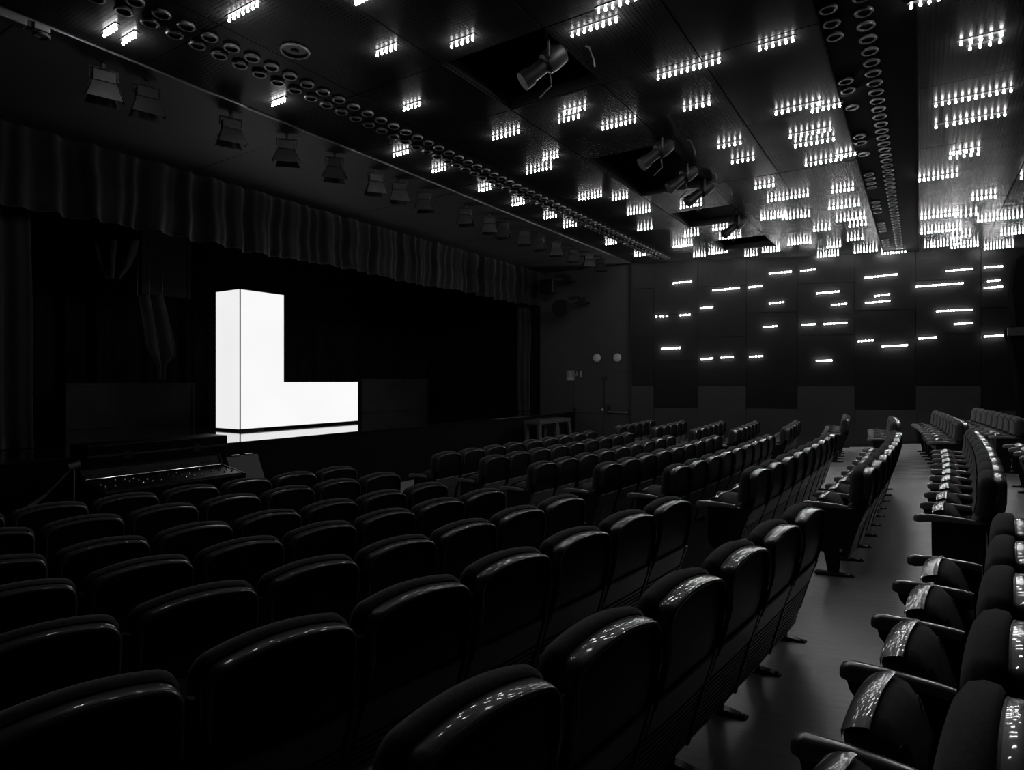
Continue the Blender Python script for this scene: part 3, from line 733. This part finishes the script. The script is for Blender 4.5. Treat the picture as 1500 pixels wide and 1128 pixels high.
obj('rail_post', MB().box((-.012, -hw-.012, zl+.0), (.012, -hw+.02, zl+.05)), M['chrome'], t)
m_knob = reg('knob', MB().tube([(0, 0, 0), (0, 0, .012), (0, 0, .018)], [.011, .010, .004], 8), M['chrome'], 50)
for r_, xk in enumerate((.09, .19, .29)):
    for q in range(16):
        if (q*7+r_*3) % 5 in (0, 2): continue
        link('knob', m_knob, t, (xk, -hw+.07+q*(2*hw-.14)/15, zl-.005-.05*xk/.4-.002))
m_key = reg('button', MB().box((0, -.012, -.006), (.006, .012, .006)), M['chrome'], 50)
for q in range(18):
    if q % 3 == 2 or q in (6, 7): continue
    link('button', m_key, t, (-.036, -hw+.08+q*(2*hw-.16)/17, zl+.05))
c0 = at_x(115, 645, -7.5); c1 = at_x(319, 645, -7.5); zc_ = .93-FZ; hw = (c1[1]-c0[1])/2
t = thing('flight_case', 'long black case standing on the floor between the control desk and stage', 'case', (-7.5, (c0[1]+c1[1])/2, FZ))
bevel(obj('body', MB().box((-.2, -hw, .02), (.2, hw, zc_-.12)), M['desk'], t), .012)
bevel(obj('lid', MB().box((-.205, -hw-.005, zc_-.118), (.205, hw+.005, zc_)), M['desk'], t), .012)
obj('edge_rail', MB().box((.2, -hw, zc_-.13), (.208, hw, zc_-.108)), M['black'], t)
for q in (-.5, .5): obj('latch', MB().box((.2, q*hw-.04, zc_-.17), (.212, q*hw+.04, zc_-.08)), M['frame'], t)
for q in (-1, 1): obj('foot', MB().box((-.18, q*(hw-.1)-.04, 0), (.18, q*(hw-.1)+.04, .02)), M['black'], t)
p0 = at_x(68, 724, -6.7); p1 = at_x(108, 684, -6.7)
t = thing('microphone_stand', 'dark boom microphone stand left of the control desk', 'stand', (-6.7, p1[1], FZ))
ms = MB().tube([(0, 0, .03), (0, 0, p1[2]-FZ)], .012, 8); obj('pole', ms, M['stand'], t, True)
obj('boom', MB().tube([(0, p0[1]-p1[1], p0[2]-FZ), (0, .05, p1[2]-FZ+.06)], .010, 8), M['stand'], t, True)
obj('clamp', MB().tube([(0, -.05, p1[2]-FZ), (0, .05, p1[2]-FZ+.02)], [.035, .03], 10), M['stand'], t, True)
obj('microphone', MB().tube([(0, p0[1]-p1[1], p0[2]-FZ), (0, p0[1]-p1[1]-.1, p0[2]-FZ-.07), (0, p0[1]-p1[1]-.14, p0[2]-FZ-.1)], [.015, .02, .028], 10), M['stand'], t, True)
for a_ in (0, 120, 240): obj('foot', MB().tube([(0, 0, .10), (.26*cos(radians(a_)), .26*sin(radians(a_)), .012)], .009, 6), M['stand'], t, True)
pa_ = at_x(340, 690, -7.22); pb_ = at_x(391, 690, -7.22)
t = thing('music_stand', 'dark music stand with slanted desk and two clips right of the control desk', 'stand', (-7.22, (pa_[1]+pb_[1])/2, FZ)); hw = (pb_[1]-pa_[1])/2*.9
zt_ = at_x(360, 667, -7.38)[2]-FZ
bevel(obj('desk', MB().prism([(-.02, zt_-.33), (.0, zt_-.33), (-.16, zt_), (-.18, zt_)], -hw, hw), M['stand_dark'], t), .003)
obj('pole', MB().tube([(-.10, 0, .02), (-.10, 0, zt_-.16)], .014, 8), M['black'], t, True)
obj('ledge', MB().box((-.02, -hw, zt_-.34), (.05, hw, zt_-.328)), M['stand'], t)
for q in (-.09, .1): obj('clip', MB().box((-.19, q-.05, zt_+.0), (-.15, q+.05, zt_+.02)), M['metal'], t)
for a_ in (60, 180, 300): obj('foot', MB().tube([(-.10, 0, .12), (-.10+.25*cos(radians(a_)), .25*sin(radians(a_)), .012)], .010, 6), M['black'], t, True)
q0 = at_x(780, 620, -7.6); q1 = at_x(826, 620, -7.6)
t = thing('stage_steps', 'grey wooden step frame standing before the far end of the stage', 'steps', (-7.6, (q0[1]+q1[1])/2, FZ)); hw = (q1[1]-q0[1])/2
zt_ = q0[2]+.06-FZ
bevel(obj('top_tread', MB().box((-.25, -hw, zt_-.09), (.2, hw, zt_)), M['stand'], t), .01)
for y_, sl in ((-hw+.06, 0), (.12, 0), (hw-.06, .3)):
    obj('leg', MB().prism([(y_-.06, zt_-.09), (y_+.06, zt_-.09), (y_+.06+sl, 0), (y_-.06+sl, 0)], .12, .18, 'x'), M['stand'], t)
    obj('leg', MB().prism([(y_-.06, zt_-.09), (y_+.06, zt_-.09), (y_+.06+sl, 0), (y_-.06+sl, 0)], -.22, -.16, 'x'), M['stand'], t)
bevel(obj('lower_tread', MB().box((-.16, -hw+.02, zt_*.45), (.12, hw-.02, zt_*.45+.05)), M['stand'], t), .01)

# curved acoustic fin at the right
ed = [(1489, 380), (1486, 400), (1483, 425), (1487, 462), (1488, 478), (1477, 480), (1478, 492), (1484, 512), (1489, 540), (1493, 575), (1496, 610)]
PT = []
for px, py in ed:
    p = at_y(px, py, 15.4); PT.append((p[0], p[2]))
PT2 = PT+[(PT[-1][0]+.02, .13), (PT[0][0]+1.3, .13), (PT[0][0]+1.3, PT[0][1]+.25), (PT[0][0]+.12, PT[0][1]+.1)]
t = thing('acoustic_fin', 'dark curved acoustic wall fin cut off by the right edge', 'wall panel', (0, 0, 0))
obj('fin_body', MB().prism(PT2, 15.4, 16.1), M['fin'], t, True, 30)
obj('nose_ledge', MB().box((PT[5][0]-.01, 15.36, PT[5][1]-.16), (PT[5][0]+1.2, 15.45, PT[5][1])), M['wall_low'], t)
